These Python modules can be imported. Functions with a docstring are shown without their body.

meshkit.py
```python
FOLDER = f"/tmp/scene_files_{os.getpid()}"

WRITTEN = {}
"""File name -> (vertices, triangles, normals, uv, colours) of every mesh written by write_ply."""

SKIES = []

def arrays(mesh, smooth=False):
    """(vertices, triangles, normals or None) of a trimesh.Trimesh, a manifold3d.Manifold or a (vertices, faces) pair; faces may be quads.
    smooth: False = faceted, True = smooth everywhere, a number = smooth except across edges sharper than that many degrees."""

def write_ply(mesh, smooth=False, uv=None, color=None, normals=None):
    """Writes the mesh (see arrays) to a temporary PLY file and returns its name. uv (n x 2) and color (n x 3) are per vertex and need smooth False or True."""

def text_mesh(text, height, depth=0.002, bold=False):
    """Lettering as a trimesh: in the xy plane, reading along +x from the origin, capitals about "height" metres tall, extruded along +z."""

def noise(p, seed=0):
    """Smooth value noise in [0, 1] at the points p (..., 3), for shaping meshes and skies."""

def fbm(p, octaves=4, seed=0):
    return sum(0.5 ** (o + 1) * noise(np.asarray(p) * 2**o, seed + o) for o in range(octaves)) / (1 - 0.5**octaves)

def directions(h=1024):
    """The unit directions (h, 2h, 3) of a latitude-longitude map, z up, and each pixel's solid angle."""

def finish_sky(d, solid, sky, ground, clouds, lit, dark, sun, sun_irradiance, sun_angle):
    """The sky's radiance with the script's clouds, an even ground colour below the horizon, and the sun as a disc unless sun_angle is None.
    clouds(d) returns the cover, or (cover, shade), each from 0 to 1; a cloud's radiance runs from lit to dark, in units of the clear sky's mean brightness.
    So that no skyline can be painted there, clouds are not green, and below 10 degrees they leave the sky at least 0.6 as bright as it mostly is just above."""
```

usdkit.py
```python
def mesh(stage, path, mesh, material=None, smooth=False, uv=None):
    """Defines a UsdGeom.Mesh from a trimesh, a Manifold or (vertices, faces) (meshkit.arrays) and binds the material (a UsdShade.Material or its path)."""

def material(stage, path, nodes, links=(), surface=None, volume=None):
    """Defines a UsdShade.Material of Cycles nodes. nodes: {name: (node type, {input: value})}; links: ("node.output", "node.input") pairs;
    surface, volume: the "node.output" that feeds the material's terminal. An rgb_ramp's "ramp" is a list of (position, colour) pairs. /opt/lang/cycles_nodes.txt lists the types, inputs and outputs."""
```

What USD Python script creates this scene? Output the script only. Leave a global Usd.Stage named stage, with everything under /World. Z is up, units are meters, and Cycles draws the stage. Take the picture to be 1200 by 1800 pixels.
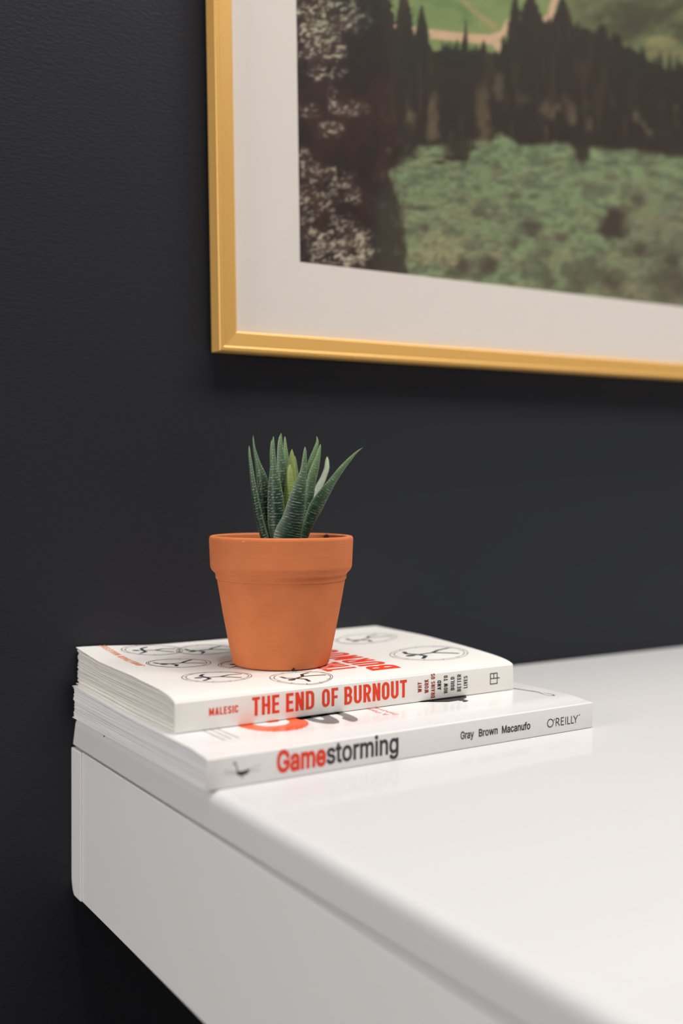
import math
import numpy as np
import trimesh
import manifold3d as m3
from shapely import affinity
from shapely.geometry import LineString, Polygon, Point, MultiPolygon, box as sbox
from shapely.ops import unary_union
import meshkit
import usdkit
from pxr import Usd, UsdGeom, UsdLux, Gf, Sdf, Vt

stage = Usd.Stage.CreateInMemory()
UsdGeom.SetStageUpAxis(stage, "Z")
UsdGeom.SetStageMetersPerUnit(stage, 1.0)
UsdGeom.Xform.Define(stage, "/World")
UsdGeom.Scope.Define(stage, "/World/Looks")
rng = np.random.default_rng(7)

# ------------------------------------------------------------------ camera (desk top is z = 0, wall is y = 0)
YAW, PITCH, ROLL = 0.56902, -0.0189, 0.00398
CAM = np.array([-0.19184, -0.58264, 0.12684])
fw = np.array([math.sin(YAW) * math.cos(PITCH), math.cos(YAW) * math.cos(PITCH), math.sin(PITCH)])
rt = np.cross(fw, [0, 0, 1]); rt /= np.linalg.norm(rt)
up = np.cross(rt, fw)
cr, sr = math.cos(ROLL), math.sin(ROLL)
rt, up = cr * rt + sr * up, -sr * rt + cr * up
cam = UsdGeom.Camera.Define(stage, "/World/camera")
cam.AddTransformOp().Set(Gf.Matrix4d(*rt, 0, *up, 0, *(-fw), 0, *CAM, 1))
cam.CreateHorizontalApertureAttr(24.0)
cam.CreateVerticalApertureAttr(36.0)
cam.CreateFocalLengthAttr(24.0 * 1845.5 / 1200)
cam.CreateFStopAttr(3.5)
cam.CreateFocusDistanceAttr(0.556)
cam.CreateClippingRangeAttr(Gf.Vec2f(0.02, 100))
cam.CreateExposureAttr(0.08)

FLOOR, CEIL = -0.74, 1.76
XL, XR, YF = -2.4, 3.4, -3.8


def rect_light(name, loc, look, w, h, power, color):
    l = UsdLux.RectLight.Define(stage, "/World/" + name)
    z = -np.array(look, float); z /= np.linalg.norm(z)
    x = np.cross([0, 0, 1.0] if abs(z[2]) < 0.95 else [0, 1.0, 0], z); x /= np.linalg.norm(x)
    y = np.cross(z, x)
    l.AddTransformOp().Set(Gf.Matrix4d(*x, 0, *y, 0, *z, 0, *map(float, loc), 1))
    l.CreateWidthAttr(w); l.CreateHeightAttr(h); l.CreateIntensityAttr(power); l.CreateColorAttr(Gf.Vec3f(*color))
    return l


def disk_light(name, loc, r, power, color):
    l = UsdLux.DiskLight.Define(stage, "/World/" + name)
    l.AddTranslateOp().Set(Gf.Vec3d(*loc))
    l.CreateRadiusAttr(r); l.CreateIntensityAttr(power); l.CreateColorAttr(Gf.Vec3f(*color))
    return l


# daylight through the window behind the camera, a ceiling panel, and a row of downlights near the dark wall
rect_light("lamp_panel_light", (XL + 0.06, -0.42, 0.60), (1, 0, 0), 0.6, 1.2, 14.2, (1.0, 0.98, 0.96))
rect_light("ceiling_panel_light", (0.55, -0.85, CEIL - 0.03), (0, 0, -1), 1.8, 0.5, 13.5, (1.0, 0.965, 0.925))
for i, x in enumerate((-0.2, 0.65, 1.5)):
    disk_light("downlight_lamp_%03d" % i, (x, -0.30, CEIL - 0.02), 0.045, 140.0, (0.975, 0.985, 1.0))


# ------------------------------------------------------------------ helpers
def lin(*c):
    c = np.array(c, float) / 255.0
    return tuple(np.where(c <= 0.04045, c / 12.92, ((c + 0.055) / 1.055) ** 2.4))


def mat(name, nodes, links=(), surface="p.BSDF"):
    return usdkit.material(stage, "/World/Looks/" + name, nodes, links, surface=surface)


def plain(name, color, rough=0.5, spec=0.5, **kw):
    return mat(name, {"p": ("principled_bsdf", {"base_color": color, "roughness": rough, "specular_ior_level": spec, **kw})})


used = {}


def numbered(parent, name):
    k = used.get((parent, name), 0)
    used[(parent, name)] = k + 1
    return name if k == 0 else "%s_%03d" % (name, k)


def obj(name, mesh, material, parent=None, smooth=30, label=None, cat=None, kind=None, uv=None):
    pp = str(parent.GetPath()) if parent else "/World"
    path = pp + "/" + numbered(pp, name)
    pr = usdkit.mesh(stage, path, mesh, material, smooth=smooth, uv=uv).GetPrim()
    for k, v in (("label", label), ("category", cat), ("kind", kind)):
        if v:
            pr.SetCustomDataByKey(k, v)
    return pr


def thing(name, label, cat, loc=(0, 0, 0), rz=0.0):
    x = UsdGeom.Xform.Define(stage, "/World/" + numbered("/World", name))
    x.AddTranslateOp().Set(Gf.Vec3d(*map(float, loc)))
    x.AddRotateZOp().Set(math.degrees(rz))
    p = x.GetPrim()
    p.SetCustomDataByKey("label", label)
    p.SetCustomDataByKey("category", cat)
    return p


def sheet(poly):
    """A polygon as flat triangles: (points 2D, faces)."""
    vs, fs, n = [], [], 0
    for g in getattr(poly, "geoms", [poly]):
        if g.is_empty or g.area < 1e-12 or g.geom_type != "Polygon":
            continue
        v, f = trimesh.creation.triangulate_polygon(g, engine="earcut")
        vs.append(v); fs.append(f + n); n += len(v)
    return np.vstack(vs), np.vstack(fs)


def boxmesh(x0, x1, y0, y1, z0, z1):
    b = trimesh.creation.box([x1 - x0, y1 - y0, z1 - z0])
    b.apply_translation([(x0 + x1) / 2, (y0 + y1) / 2, (z0 + z1) / 2])
    return b


def rounded(x0, x1, y0, y1, z0, z1, r):
    """Box whose eight corners have their own radius: r is a function of (sx, sy, sz) in {0, 1}."""
    parts = []
    for sx in (0, 1):
        for sy in (0, 1):
            for sz in (0, 1):
                q = r(sx, sy, sz)
                s = m3.Manifold.sphere(q, 32)
                parts.append(s.translate([x0 + q if sx == 0 else x1 - q, y0 + q if sy == 0 else y1 - q, z0 + q if sz == 0 else z1 - q]))
    return m3.Manifold.batch_hull(parts)


def prism(poly, axis_map, depth):
    m = trimesh.util.concatenate([trimesh.creation.extrude_polygon(g, depth, engine="earcut") for g in getattr(poly, "geoms", [poly])])
    m.vertices = axis_map(m.vertices)
    m.fix_normals()
    return m


# ------------------------------------------------------------------ materials of the setting
wall_dark = mat("wall_paint_dark", {
    "g": ("geometry", {}),
    "m": ("mapping", {"scale": (1.0, 1.0, 2.2)}),
    "n": ("noise_texture", {"scale": 260.0, "detail": 4.0, "roughness": 0.55}),
    "b": ("bump", {"strength": 0.22, "distance": 0.0012}),
    "p": ("principled_bsdf", {"base_color": (0.0250, 0.0268, 0.0335), "roughness": 0.45, "specular_ior_level": 0.14})},
    [("g.position", "m.vector"), ("m.vector", "n.vector"), ("n.fac", "b.height"), ("b.normal", "p.normal")])
wall_light = plain("wall_paint_light", (0.48, 0.46, 0.44), 0.7, 0.3)
ceil_m = plain("ceiling_paint", (0.75, 0.74, 0.72), 0.8, 0.2)
floor_m = mat("floor_dark_wood", {
    "g": ("geometry", {}),
    "m": ("mapping", {"scale": (2.0, 22.0, 1.0)}),
    "n": ("noise_texture", {"scale": 3.0, "detail": 5.0}),
    "r": ("rgb_ramp", {"ramp": [(0.3, (0.035, 0.024, 0.017)), (0.7, (0.075, 0.05, 0.035))]}),
    "p": ("principled_bsdf", {"roughness": 0.45})},
    [("g.position", "m.vector"), ("m.vector", "n.vector"), ("n.fac", "r.fac"), ("r.color", "p.base_color")])

# ------------------------------------------------------------------ room shell
T = 0.1
obj("wall_back", boxmesh(XL, XR, 0.0, T, FLOOR, CEIL), wall_dark, kind="structure", smooth=False)
obj("floor", boxmesh(XL, XR, YF, 0, FLOOR - T, FLOOR), floor_m, kind="structure", smooth=False)
obj("ceiling", boxmesh(XL, XR, YF, 0, CEIL, CEIL + T), ceil_m, kind="structure", smooth=False)
obj("wall_front", boxmesh(XL, XR, YF - T, YF, FLOOR, CEIL), wall_light, kind="structure", smooth=False)
obj("wall_left", boxmesh(XL - T, XL, YF, 0, FLOOR, CEIL), wall_light, kind="structure", smooth=False)
obj("wall_right", boxmesh(XR, XR + T, YF, 0, FLOOR, CEIL), wall_light, kind="structure", smooth=False)

# ------------------------------------------------------------------ desk
TT, BT = 0.01748, 0.08446
desk_top_m = mat("desk_gloss_white", {"p": ("principled_bsdf", {"base_color": (0.635, 0.628, 0.626), "roughness": 0.07, "specular_ior_level": 0.03})})
desk_side_m = mat("desk_satin_white", {
    "g": ("geometry", {}), "n": ("noise_texture", {"scale": 900.0, "detail": 2.0}),
    "b": ("bump", {"strength": 0.08, "distance": 0.0004}),
    "p": ("principled_bsdf", {"base_color": (0.78, 0.765, 0.755), "roughness": 0.35})},
    [("g.position", "n.vector"), ("n.fac", "b.height"), ("b.normal", "p.normal")])
desk = thing("floating_desk", "white wall-mounted desk with glossy top and rounded end, against the dark wall", "desk")
DX, DY = 1.35, -0.50
obj("desk_top", rounded(0, DX, DY, -0.0002, -TT, 0, lambda sx, sy, sz: (0.0055 if sz and sx == 0 else 0.004 if sz and sy == 0 else 0.0012)), desk_top_m, desk, smooth=40, label="glossy white desk top with rounded edge")
zb, zt = -TT - BT, -TT - 0.0009
BP = 0.0164
# back panel: end view in (y, z) with a rounded lower back corner
arc = [(-0.0003 - 0.0075 * (1 - math.cos(a)), zb + 0.011 * (1 - math.sin(a))) for a in np.linspace(0, math.pi / 2, 12)]
bp = Polygon([(-0.0003, zt)] + arc + [(-BP, zb), (-BP, zt)])
q = 0.0007
bpts = [(-0.0003 - q, zt - q)] + [(min(y, -0.0003) - q if i < 6 else max(y - 0.0003, -BP) , max(z, zb + q)) for i, (y, z) in enumerate(arc)] + [(-BP + q, zb + q), (-BP + q, zt - q)]
bm = m3.Manifold.batch_hull([m3.Manifold.sphere(q, 12).translate([x, min(max(y, -BP + q), -0.0003 - q), z]) for y, z in bpts for x in (-0.0009 + q, DX - 0.02)])
obj("back_panel", bm, desk_side_m, desk, smooth=40, label="back panel whose edge stands slightly proud")
obj("end_panel", rounded(0, 0.018, DY + 0.01, -BP + 0.0003, zb, zt, lambda *s: 0.0006), desk_side_m, desk, smooth=40)
obj("end_panel", rounded(DX - 0.038, DX - 0.02, DY + 0.01, -BP + 0.0003, zb, zt, lambda *s: 0.0006), desk_side_m, desk, smooth=40)
obj("bottom_panel", boxmesh(0.018, DX - 0.038, DY + 0.03, -BP - 0.0002, zb, zb + 0.012), desk_side_m, desk, smooth=False)
for i in range(2):
    a = 0.0195 + i * (DX - 0.058) / 2
    d = obj("drawer", rounded(a, a + (DX - 0.061) / 2, DY + 0.01, DY + 0.028, zb, zt, lambda *s: 0.0006), desk_side_m, desk, smooth=40)
# a small dark chip in the edge of the top under the books
chip = trimesh.creation.icosphere(2, 0.0009)
chip.vertices = chip.vertices * [0.5, 1.3, 0.6] * (1 + 0.5 * (meshkit.noise(chip.vertices * 2500, 3)[:, None] - 0.5)) + [0.0010, -0.0495, -0.0029]
obj("chip", chip, plain("chip_dark", (0.05, 0.045, 0.04), 0.8), desk, label="small dark chip in the edge of the desk top")

# ------------------------------------------------------------------ lettering
def arcpts(cx, cy, rx, ry, a0, a1, n=10):
    return [(cx + rx * math.cos(t), cy + ry * math.sin(t)) for t in np.radians(np.linspace(a0, a1, n))]


def glyph(ch, w, t):
    """Condensed capitals on a unit height: a shapely polygon. w = width, t = stroke."""
    h = t / 2
    x0, x1, y0, y1, m = h, w - h, h, 1 - h, w / 2
    rx = (x1 - x0) / 2; ry = min(rx * 1.42, 0.24)
    S = []
    L = lambda *p: S.append(list(p))
    if ch in "O0":
        L(*(arcpts(m, y1 - ry, rx, ry, 0, 180) + arcpts(m, y0 + ry, rx, ry, 180, 360) + [(x1, y1 - ry)]))
    elif ch == "C" or ch == "G":
        L(*([(x1, .68)] + arcpts(m, y1 - ry, rx, ry, 0, 180) + arcpts(m, y0 + ry, rx, ry, 180, 360) + [(x1, .33)]))
        if ch == "G":
            L((m, .48), (w, .48)); L((x1, .3), (x1, .48))
    elif ch == "U":
        L(*([(x0, 1)] + arcpts(m, y0 + ry, rx, ry, 180, 360) + [(x1, 1)]))
    elif ch == "J":
        L(*([(x1, 1)] + arcpts(m, y0 + ry, rx, ry, 0, -180) + [(x0, .3)]))
    elif ch == "D":
        L((x0, 0), (x0, 1)); L(*([(0, y1)] + arcpts(m, y1 - ry, rx, ry, 90, 0) + arcpts(m, y0 + ry, rx, ry, 0, -90) + [(0, y0)]))
    elif ch == "B":
        r2 = (y1 - .52) / 2; r3 = (.52 - y0) / 2
        L((x0, 0), (x0, 1))
        L(*([(0, y1)] + arcpts(x1 - rx * .95, y1 - r2, rx * .9, r2, 90, -90) + [(0, .52)]))
        L(*([(0, .52)] + arcpts(x1 - rx, .52 - r3, rx, r3, 90, -90) + [(0, y0)]))
    elif ch in "RP":
        r2 = (y1 - .46) / 2
        L((x0, 0), (x0, 1)); L(*([(0, y1)] + arcpts(x1 - rx, y1 - r2, rx, r2, 90, -90) + [(0, .46)]))
        if ch == "R":
            L((m, .48), (x1, 0))
    elif ch == "S":
        r = (y1 - y0) / 4
        L(*(([(x1, .72)] + arcpts(m, y1 - r * .9, rx, r * .9, 0, 180) + [(x0, .68)] + [(x0 + .02, .60), (m, .5), (x1 - .02, .40)] + [(x1, .32)] + arcpts(m, y0 + r * .9, rx, r * .9, 0, -180) + [(x0, .28)])))
    elif ch == "T":
        L((0, y1), (w, y1)); L((m, 0), (m, 1))
    elif ch == "H":
        L((x0, 0), (x0, 1)); L((x1, 0), (x1, 1)); L((x0, .51), (x1, .51))
    elif ch == "E":
        L((x0, 0), (x0, 1)); L((0, y1), (w, y1)); L((0, y0), (w, y0)); L((0, .51), (w * .92, .51))
    elif ch == "F":
        L((x0, 0), (x0, 1)); L((0, y1), (w, y1)); L((0, .50), (w * .9, .50))
    elif ch == "L":
        L((x0, 0), (x0, 1)); L((0, y0), (w, y0))
    elif ch == "I":
        L((m, 0), (m, 1))
    elif ch == "N":
        L((x0, 0), (x0, 1)); L((x1, 0), (x1, 1)); L((x0, 1), (x1, 0))
    elif ch == "M":
        L((x0, 0), (x0, 1)); L((x1, 0), (x1, 1)); L((x0, 1), (m, .2), (x1, 1))
    elif ch == "A":
        L((x0, 0), (m, 1), (x1, 0)); L((x0 + .12 * w, .26), (x1 - .12 * w, .26))
    elif ch == "W":
        L((x0, 1), (x0 + .25 * (x1 - x0), 0), (m, .9), (x1 - .25 * (x1 - x0), 0), (x1, 1))
    elif ch == "Y":
        L((x0, 1), (m, .45), (x1, 1)); L((m, 0), (m, .47))
    elif ch == "K":
        L((x0, 0), (x0, 1)); L((x1, 1), (x0, .42)); L((x0 + .3 * w, .6), (x1, 0))
    elif ch == "V":
        L((x0, 1), (m, 0), (x1, 1))
    g = unary_union([LineString(s).buffer(h, cap_style=2, join_style=1) for s in S])
    return g.intersection(sbox(-.01, 0, w + .01, 1))


WID = {"I": .17, "M": .58, "W": .66, "T": .40, "E": .38, "F": .37, "L": .36, "A": .46}


def caps(text, height, width=None, t=.155, gap=.09, space=.24, wid=1.0):
    """Line of condensed capitals, baseline at y = 0, starting at x = 0, fitted to a width if given."""
    x, out = 0.0, []
    for ch in text:
        if ch == " ":
            x += space; continue
        w = t * 1.05 if ch == "I" else WID.get(ch, .43) * wid
        out.append(affinity.translate(glyph(ch, w, t), x, 0)); x += w + gap
    g = unary_union(out)
    b = g.bounds
    sx = (width / (b[2] - b[0])) if width else height
    return affinity.scale(affinity.translate(g, -b[0], 0), sx, height, origin=(0, 0))


def inter(text, xheight_cap, width=None, bold=True, fat=0.0):
    """Lettering from the sans font as a polygon, baseline at 0; fitted to a width."""
    m = meshkit.text_mesh(text, 1.0, depth=0.1, bold=bold)
    z = m.vertices[:, 2]
    keep = (z[m.faces] > 0.05).all(1)
    g = unary_union([Polygon(m.vertices[f][:, :2]).buffer(1e-4) for f in m.faces[keep]])
    if fat:
        g = g.buffer(fat, join_style=1)
    b = g.bounds
    sx = width / (b[2] - b[0]) if width else xheight_cap
    return affinity.scale(affinity.translate(g, -b[0], 0), sx, xheight_cap, origin=(0, 0))


def strokes(lines, t, cap=1):
    return unary_union([LineString(p).buffer(t / 2, cap_style=cap, join_style=1, quad_segs=4) for p in lines])


# ------------------------------------------------------------------ books
class Book:
    def __init__(self, L, D, H, top, bottom, tc=0.0004):
        self.L, self.D, self.H, self.top, self.bottom, self.tc = L, D, H, top, bottom, tc

    def section(self, l):
        D, H, tc = self.D, self.H, self.tc
        r = 0.0007
        b0, t0 = float(self.bottom(l, 0.0)), float(self.top(l, 0.0))
        vs = np.concatenate([np.linspace(r, 0.02, 12), np.linspace(0.024, D, 30)])
        outer = [(v, float(self.bottom(l, v))) for v in vs[::-1]]
        outer += [(r - r * math.sin(a), b0 + r - r * math.cos(a)) for a in np.linspace(0.2, math.pi / 2, 5)]
        outer += [(-0.00025 * math.sin(math.pi * s), b0 + r + s * (t0 - b0 - 2 * r)) for s in np.linspace(0.1, 0.9, 7)]
        outer += [(r - r * math.cos(a), t0 - r + r * math.sin(a)) for a in np.linspace(0, math.pi / 2 - 0.2, 5)]
        outer += [(v, float(self.top(l, v))) for v in vs]
        outer = np.array(outer)
        n = len(vs)
        inner = outer.copy()
        inner[:n, 1] += tc; inner[-n:, 1] -= tc
        inner[:n, 0] = np.maximum(inner[:n, 0], tc); inner[-n:, 0] = np.maximum(inner[-n:, 0], tc)
        mid = slice(n, len(outer) - n)
        inner[mid, 0] = tc
        inner[mid, 1] = np.clip(inner[mid, 1], b0 + tc, t0 - tc)
        return np.vstack([outer, inner[::-1]])

    def cover(self, nl=26):
        ls = np.linspace(0, self.L, nl)
        secs = [self.section(l) for l in ls]
        k = len(secs[0])
        V = np.vstack([np.column_stack([np.full(k, l), s]) for l, s in zip(ls, secs)])
        i, j = np.meshgrid(np.arange(nl - 1), np.arange(k), indexing="ij")
        a, b = i * k + j, i * k + (j + 1) % k
        c, d = a + k, b + k
        F = [np.stack([a, b, d], -1).reshape(-1, 3), np.stack([a, d, c], -1).reshape(-1, 3)]
        h = k // 2
        for base, flip in ((0, False), ((nl - 1) * k, True)):
            q = np.arange(h - 1)
            f = np.vstack([np.stack([base + q, base + k - 1 - q, base + q + 1], -1), np.stack([base + q + 1, base + k - 1 - q, base + k - 2 - q], -1)])
            F.append(f[:, ::-1] if flip else f)
        m = trimesh.Trimesh(V, np.vstack(F), process=False)
        trimesh.repair.fix_normals(m)
        return m

    def pages(self, layers, inset, jitter, seed):
        """The block of paper: thin gatherings, each its own slab following the cover's curve."""
        g = np.random.default_rng(seed)
        cut = np.cumsum(g.uniform(0.6, 1.4, layers)); cut = np.concatenate([[0], cut / cut[-1]])
        vs = np.concatenate([np.linspace(self.tc + 0.0001, 0.02, 10), np.linspace(0.025, self.D - 0.0002, 22)])
        out = []
        nl = 7
        for q in range(layers):
            e0, e1 = inset + jitter * g.uniform(0, 1), self.L - inset - jitter * g.uniform(0, 1)
            dv = g.uniform(0, 0.0003)
            t0, t1 = cut[q], cut[q + 1] - (0.075 if q < layers - 1 else 0) / layers * g.uniform(0.1, 2.2)
            ls = np.linspace(e0, e1, nl)
            P = []
            for l in ls:
                for t, order in ((t0, 1), (t1, -1)):
                    v = vs[::order] - (dv * (vs[::order] > self.D - 0.01))
                    lo = np.array([float(self.bottom(l, x)) for x in v]) + self.tc + 0.00005
                    hi = np.array([float(self.top(l, x)) for x in v]) - self.tc - 0.00005
                    P.append(np.column_stack([np.full(len(v), l), v, lo + t * (hi - lo)]))
            V = np.vstack(P); k = 2 * len(vs)
            i, j = np.meshgrid(np.arange(nl - 1), np.arange(k), indexing="ij")
            a, b = i * k + j, i * k + (j + 1) % k
            F = [np.stack([a, b, b + k], -1).reshape(-1, 3), np.stack([a, b + k, a + k], -1).reshape(-1, 3)]
            h = k // 2
            for base, flip in ((0, False), ((nl - 1) * k, True)):
                r = np.arange(h - 1)
                f = np.vstack([np.stack([base + r, base + k - 1 - r, base + r + 1], -1), np.stack([base + r + 1, base + k - 1 - r, base + k - 2 - r], -1)])
                F.append(f[:, ::-1] if flip else f)
            m = trimesh.Trimesh(V, np.vstack(F), process=False)
            trimesh.repair.fix_normals(m)
            out.append(m)
        return trimesh.util.concatenate(out)

    def on_top(self, poly, off=0.00006, size=0.003):
        """poly is in (v, -l) reading coordinates: x = depth from the spine, y = minus the place along the spine."""
        v, f = sheet(poly)
        v3, f = trimesh.remesh.subdivide_to_size(np.column_stack([v, np.zeros(len(v))]), f, size, max_iter=12)
        l, d = -v3[:, 1], v3[:, 0]
        z = np.array([float(self.top(a, b)) for a, b in zip(l, d)]) + off
        return trimesh.Trimesh(np.column_stack([l, d, z]), f, process=False)

    def on_spine(self, poly, off=0.00006):
        """poly is in (place along the spine, height)."""
        v, f = sheet(poly)
        v3, f = trimesh.remesh.subdivide_to_size(np.column_stack([v, np.zeros(len(v))]), f, 0.003, max_iter=12)
        s = np.clip(v3[:, 1] / self.H, 0, 1)
        return trimesh.Trimesh(np.column_stack([v3[:, 0], -0.00025 * np.sin(math.pi * s) - off, v3[:, 1]]), f, process=False)


def ss(x, a, b):
    t = np.clip((x - a) / (b - a), 0, 1)
    return t * t * (3 - 2 * t)


def tmove(poly, v0, l0):
    """Reading coordinates -> (v, -l): baseline starts at v0; the letters' up direction is towards smaller l, baseline at l0."""
    return affinity.translate(poly, v0, -l0)


ink_red = plain("ink_red", lin(226, 66, 38), 0.45, 0.3)
ink_orange = plain("ink_orange", lin(238, 92, 42), 0.2, 0.4)
ink_rust = plain("ink_rust", lin(150, 62, 45), 0.45, 0.3)
ink_dark = plain("ink_dark", lin(52, 50, 48), 0.45, 0.3)
ink_black = plain("ink_black", lin(22, 20, 22), 0.3, 0.4)
ink_teal = plain("ink_teal", lin(40, 66, 64), 0.45, 0.3)
ink_plum = plain("ink_plum", lin(58, 44, 56), 0.45, 0.3)
ink_grey = plain("ink_grey", lin(112, 108, 108), 0.3, 0.4)
ink_pale = plain("ink_pale", lin(176, 174, 172), 0.4, 0.3)
ink_peach = plain("ink_peach", lin(226, 140, 104), 0.45, 0.3)


def paper(name, col):
    return mat(name, {
        "g": ("texture_coordinate", {}), "m": ("mapping", {"scale": (2.0, 5.0, 2600.0)}),
        "n": ("noise_texture", {"scale": 1.0, "detail": 2.0}),
        "r": ("rgb_ramp", {"ramp": [(0.25, tuple(0.66 * x for x in col)), (0.52, col)]}),
        "p": ("principled_bsdf", {"roughness": 0.8, "specular_ior_level": 0.2})},
        [("g.object", "m.vector"), ("m.vector", "n.vector"), ("n.fac", "r.fac"), ("r.color", "p.base_color")])


# lower book
def g_bottom(l, v):
    return 0.0 * v


def g_top(l, v):
    return 0.01382 + 0.0014 * ss(v, -0.001, 0.018) + 0.0027 * ss(v, 0.07, 0.18)


gam = Book(0.2290, 0.1728, 0.01382, g_top, g_bottom)
gb = thing("paperback_book", "larger white paperback with orange and dark spine title, lying directly on the desk", "book", (-0.00172, -0.18085, 0.00005), 0.00551)
g_cover = obj("cover", gam.cover(), plain("cover_gloss_white", (0.79, 0.772, 0.763), 0.2, 0.4), gb, smooth=40)
obj("page_block", gam.pages(22, 0.0004, 0.0009, 3), paper("paper_white", (0.80, 0.79, 0.80)), gb, smooth=40, kind="stuff", label="white page edges")
mm = 0.001
gm = inter("Game", 0.0089, 0.0256, fat=.036); st = inter("storming", 0.0089, 0.0402, fat=.012)
def shear_line(p, x, z): return affinity.translate(p, x, z)
obj("title_lettering", gam.on_spine(shear_line(gm, 33.6 * mm, 3.6 * mm)), ink_red, g_cover, smooth=False, label="orange red half of the spine title")
obj("title_lettering", gam.on_spine(shear_line(st, 59.4 * mm, 3.9 * mm)), plain("ink_aubergine", lin(62, 48, 58), .3, .4), g_cover, smooth=False, label="dark half of the spine title")
auth = unary_union([shear_line(inter("Gray", 0.0036, 0.0085, fat=.012), 137.3 * mm, 5.2 * mm), shear_line(inter("Brown", 0.0036, 0.0124, fat=.012), 149.0 * mm, 5.1 * mm), shear_line(inter("Macanufo", 0.0036, 0.0194, fat=.012), 164.2 * mm, 4.9 * mm)])
obj("author_lettering", gam.on_spine(auth), ink_dark, g_cover, smooth=False)
t = 0.52 * mm
x, z, h = 195.6 * mm, 4.1 * mm, 4.1 * mm
def P(*pts): return [(x + a * mm, z + b * h) for a, b in pts]
orl = [[(x + 2.2 * mm + 2.1 * mm * math.cos(a), z + h / 2 + h * .5 * math.sin(a)) for a in np.linspace(0, 2 * math.pi, 33)],
       P((5.1, .98), (4.95, .76)),
       P((6.3, 0), (6.3, 1)), P((6.3, .97), (7.5, .97), (8.2, .88), (8.4, .73), (8.1, .57), (7.4, .48), (6.3, .48)), P((7.3, .48), (8.9, 0)),
       P((10.0, 0), (10.0, 1)), P((10.0, .96), (12.0, .96)), P((10.0, .52), (11.8, .52)), P((10.0, .04), (12.1, .04)),
       P((13.3, 0), (13.3, 1)),
       P((14.8, 1), (14.8, .04), (16.6, .04)), P((17.5, 1), (17.5, .04), (19.3, .04)),
       P((19.0, 1), (20.6, .48), (22.2, 1)), P((20.6, .5), (20.6, 0))]
orp = strokes(orl, t, cap=2).union(Point(x + 23.4 * mm, z + h * .98).buffer(0.42 * mm).difference(Point(x + 23.4 * mm, z + h * .98).buffer(0.2 * mm)))
obj("publisher_lettering", gam.on_spine(orp), plain("ink_slate", lin(50, 58, 60), .3, .4), g_cover, smooth=False)
# small spine emblem: dark body with a leaning post and thin arms
body = Polygon([(13.6 * mm, 6.9 * mm), (14.2 * mm, 5.2 * mm), (16.0 * mm, 4.6 * mm), (18.4 * mm, 4.9 * mm), (19.6 * mm, 5.6 * mm), (20.2 * mm, 7.3 * mm), (18.2 * mm, 6.7 * mm), (15.6 * mm, 6.6 * mm)])
post = strokes([[(14.6 * mm, 6.2 * mm), (13.2 * mm, 10.8 * mm)], [(13.2 * mm, 10.8 * mm), (12.4 * mm, 10.2 * mm)], [(16.5 * mm, 4.7 * mm), (16.6 * mm, 3.6 * mm)]], 0.5 * mm)
obj("emblem", gam.on_spine(body.union(post)), ink_plum, g_cover, smooth=False, label="small dark emblem at the foot of the spine")
arms = strokes([[(8.0 * mm, 8.0 * mm), (13.5 * mm, 6.5 * mm)], [(20.2 * mm, 6.6 * mm), (25.5 * mm, 8.3 * mm)], [(20.0 * mm, 5.8 * mm), (25.0 * mm, 6.0 * mm)], [(8.4 * mm, 6.4 * mm), (13.4 * mm, 6.0 * mm)]], 0.24 * mm)
obj("emblem", gam.on_spine(arms), ink_pale, g_cover, smooth=False, label="thin pale lines of the emblem")
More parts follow.
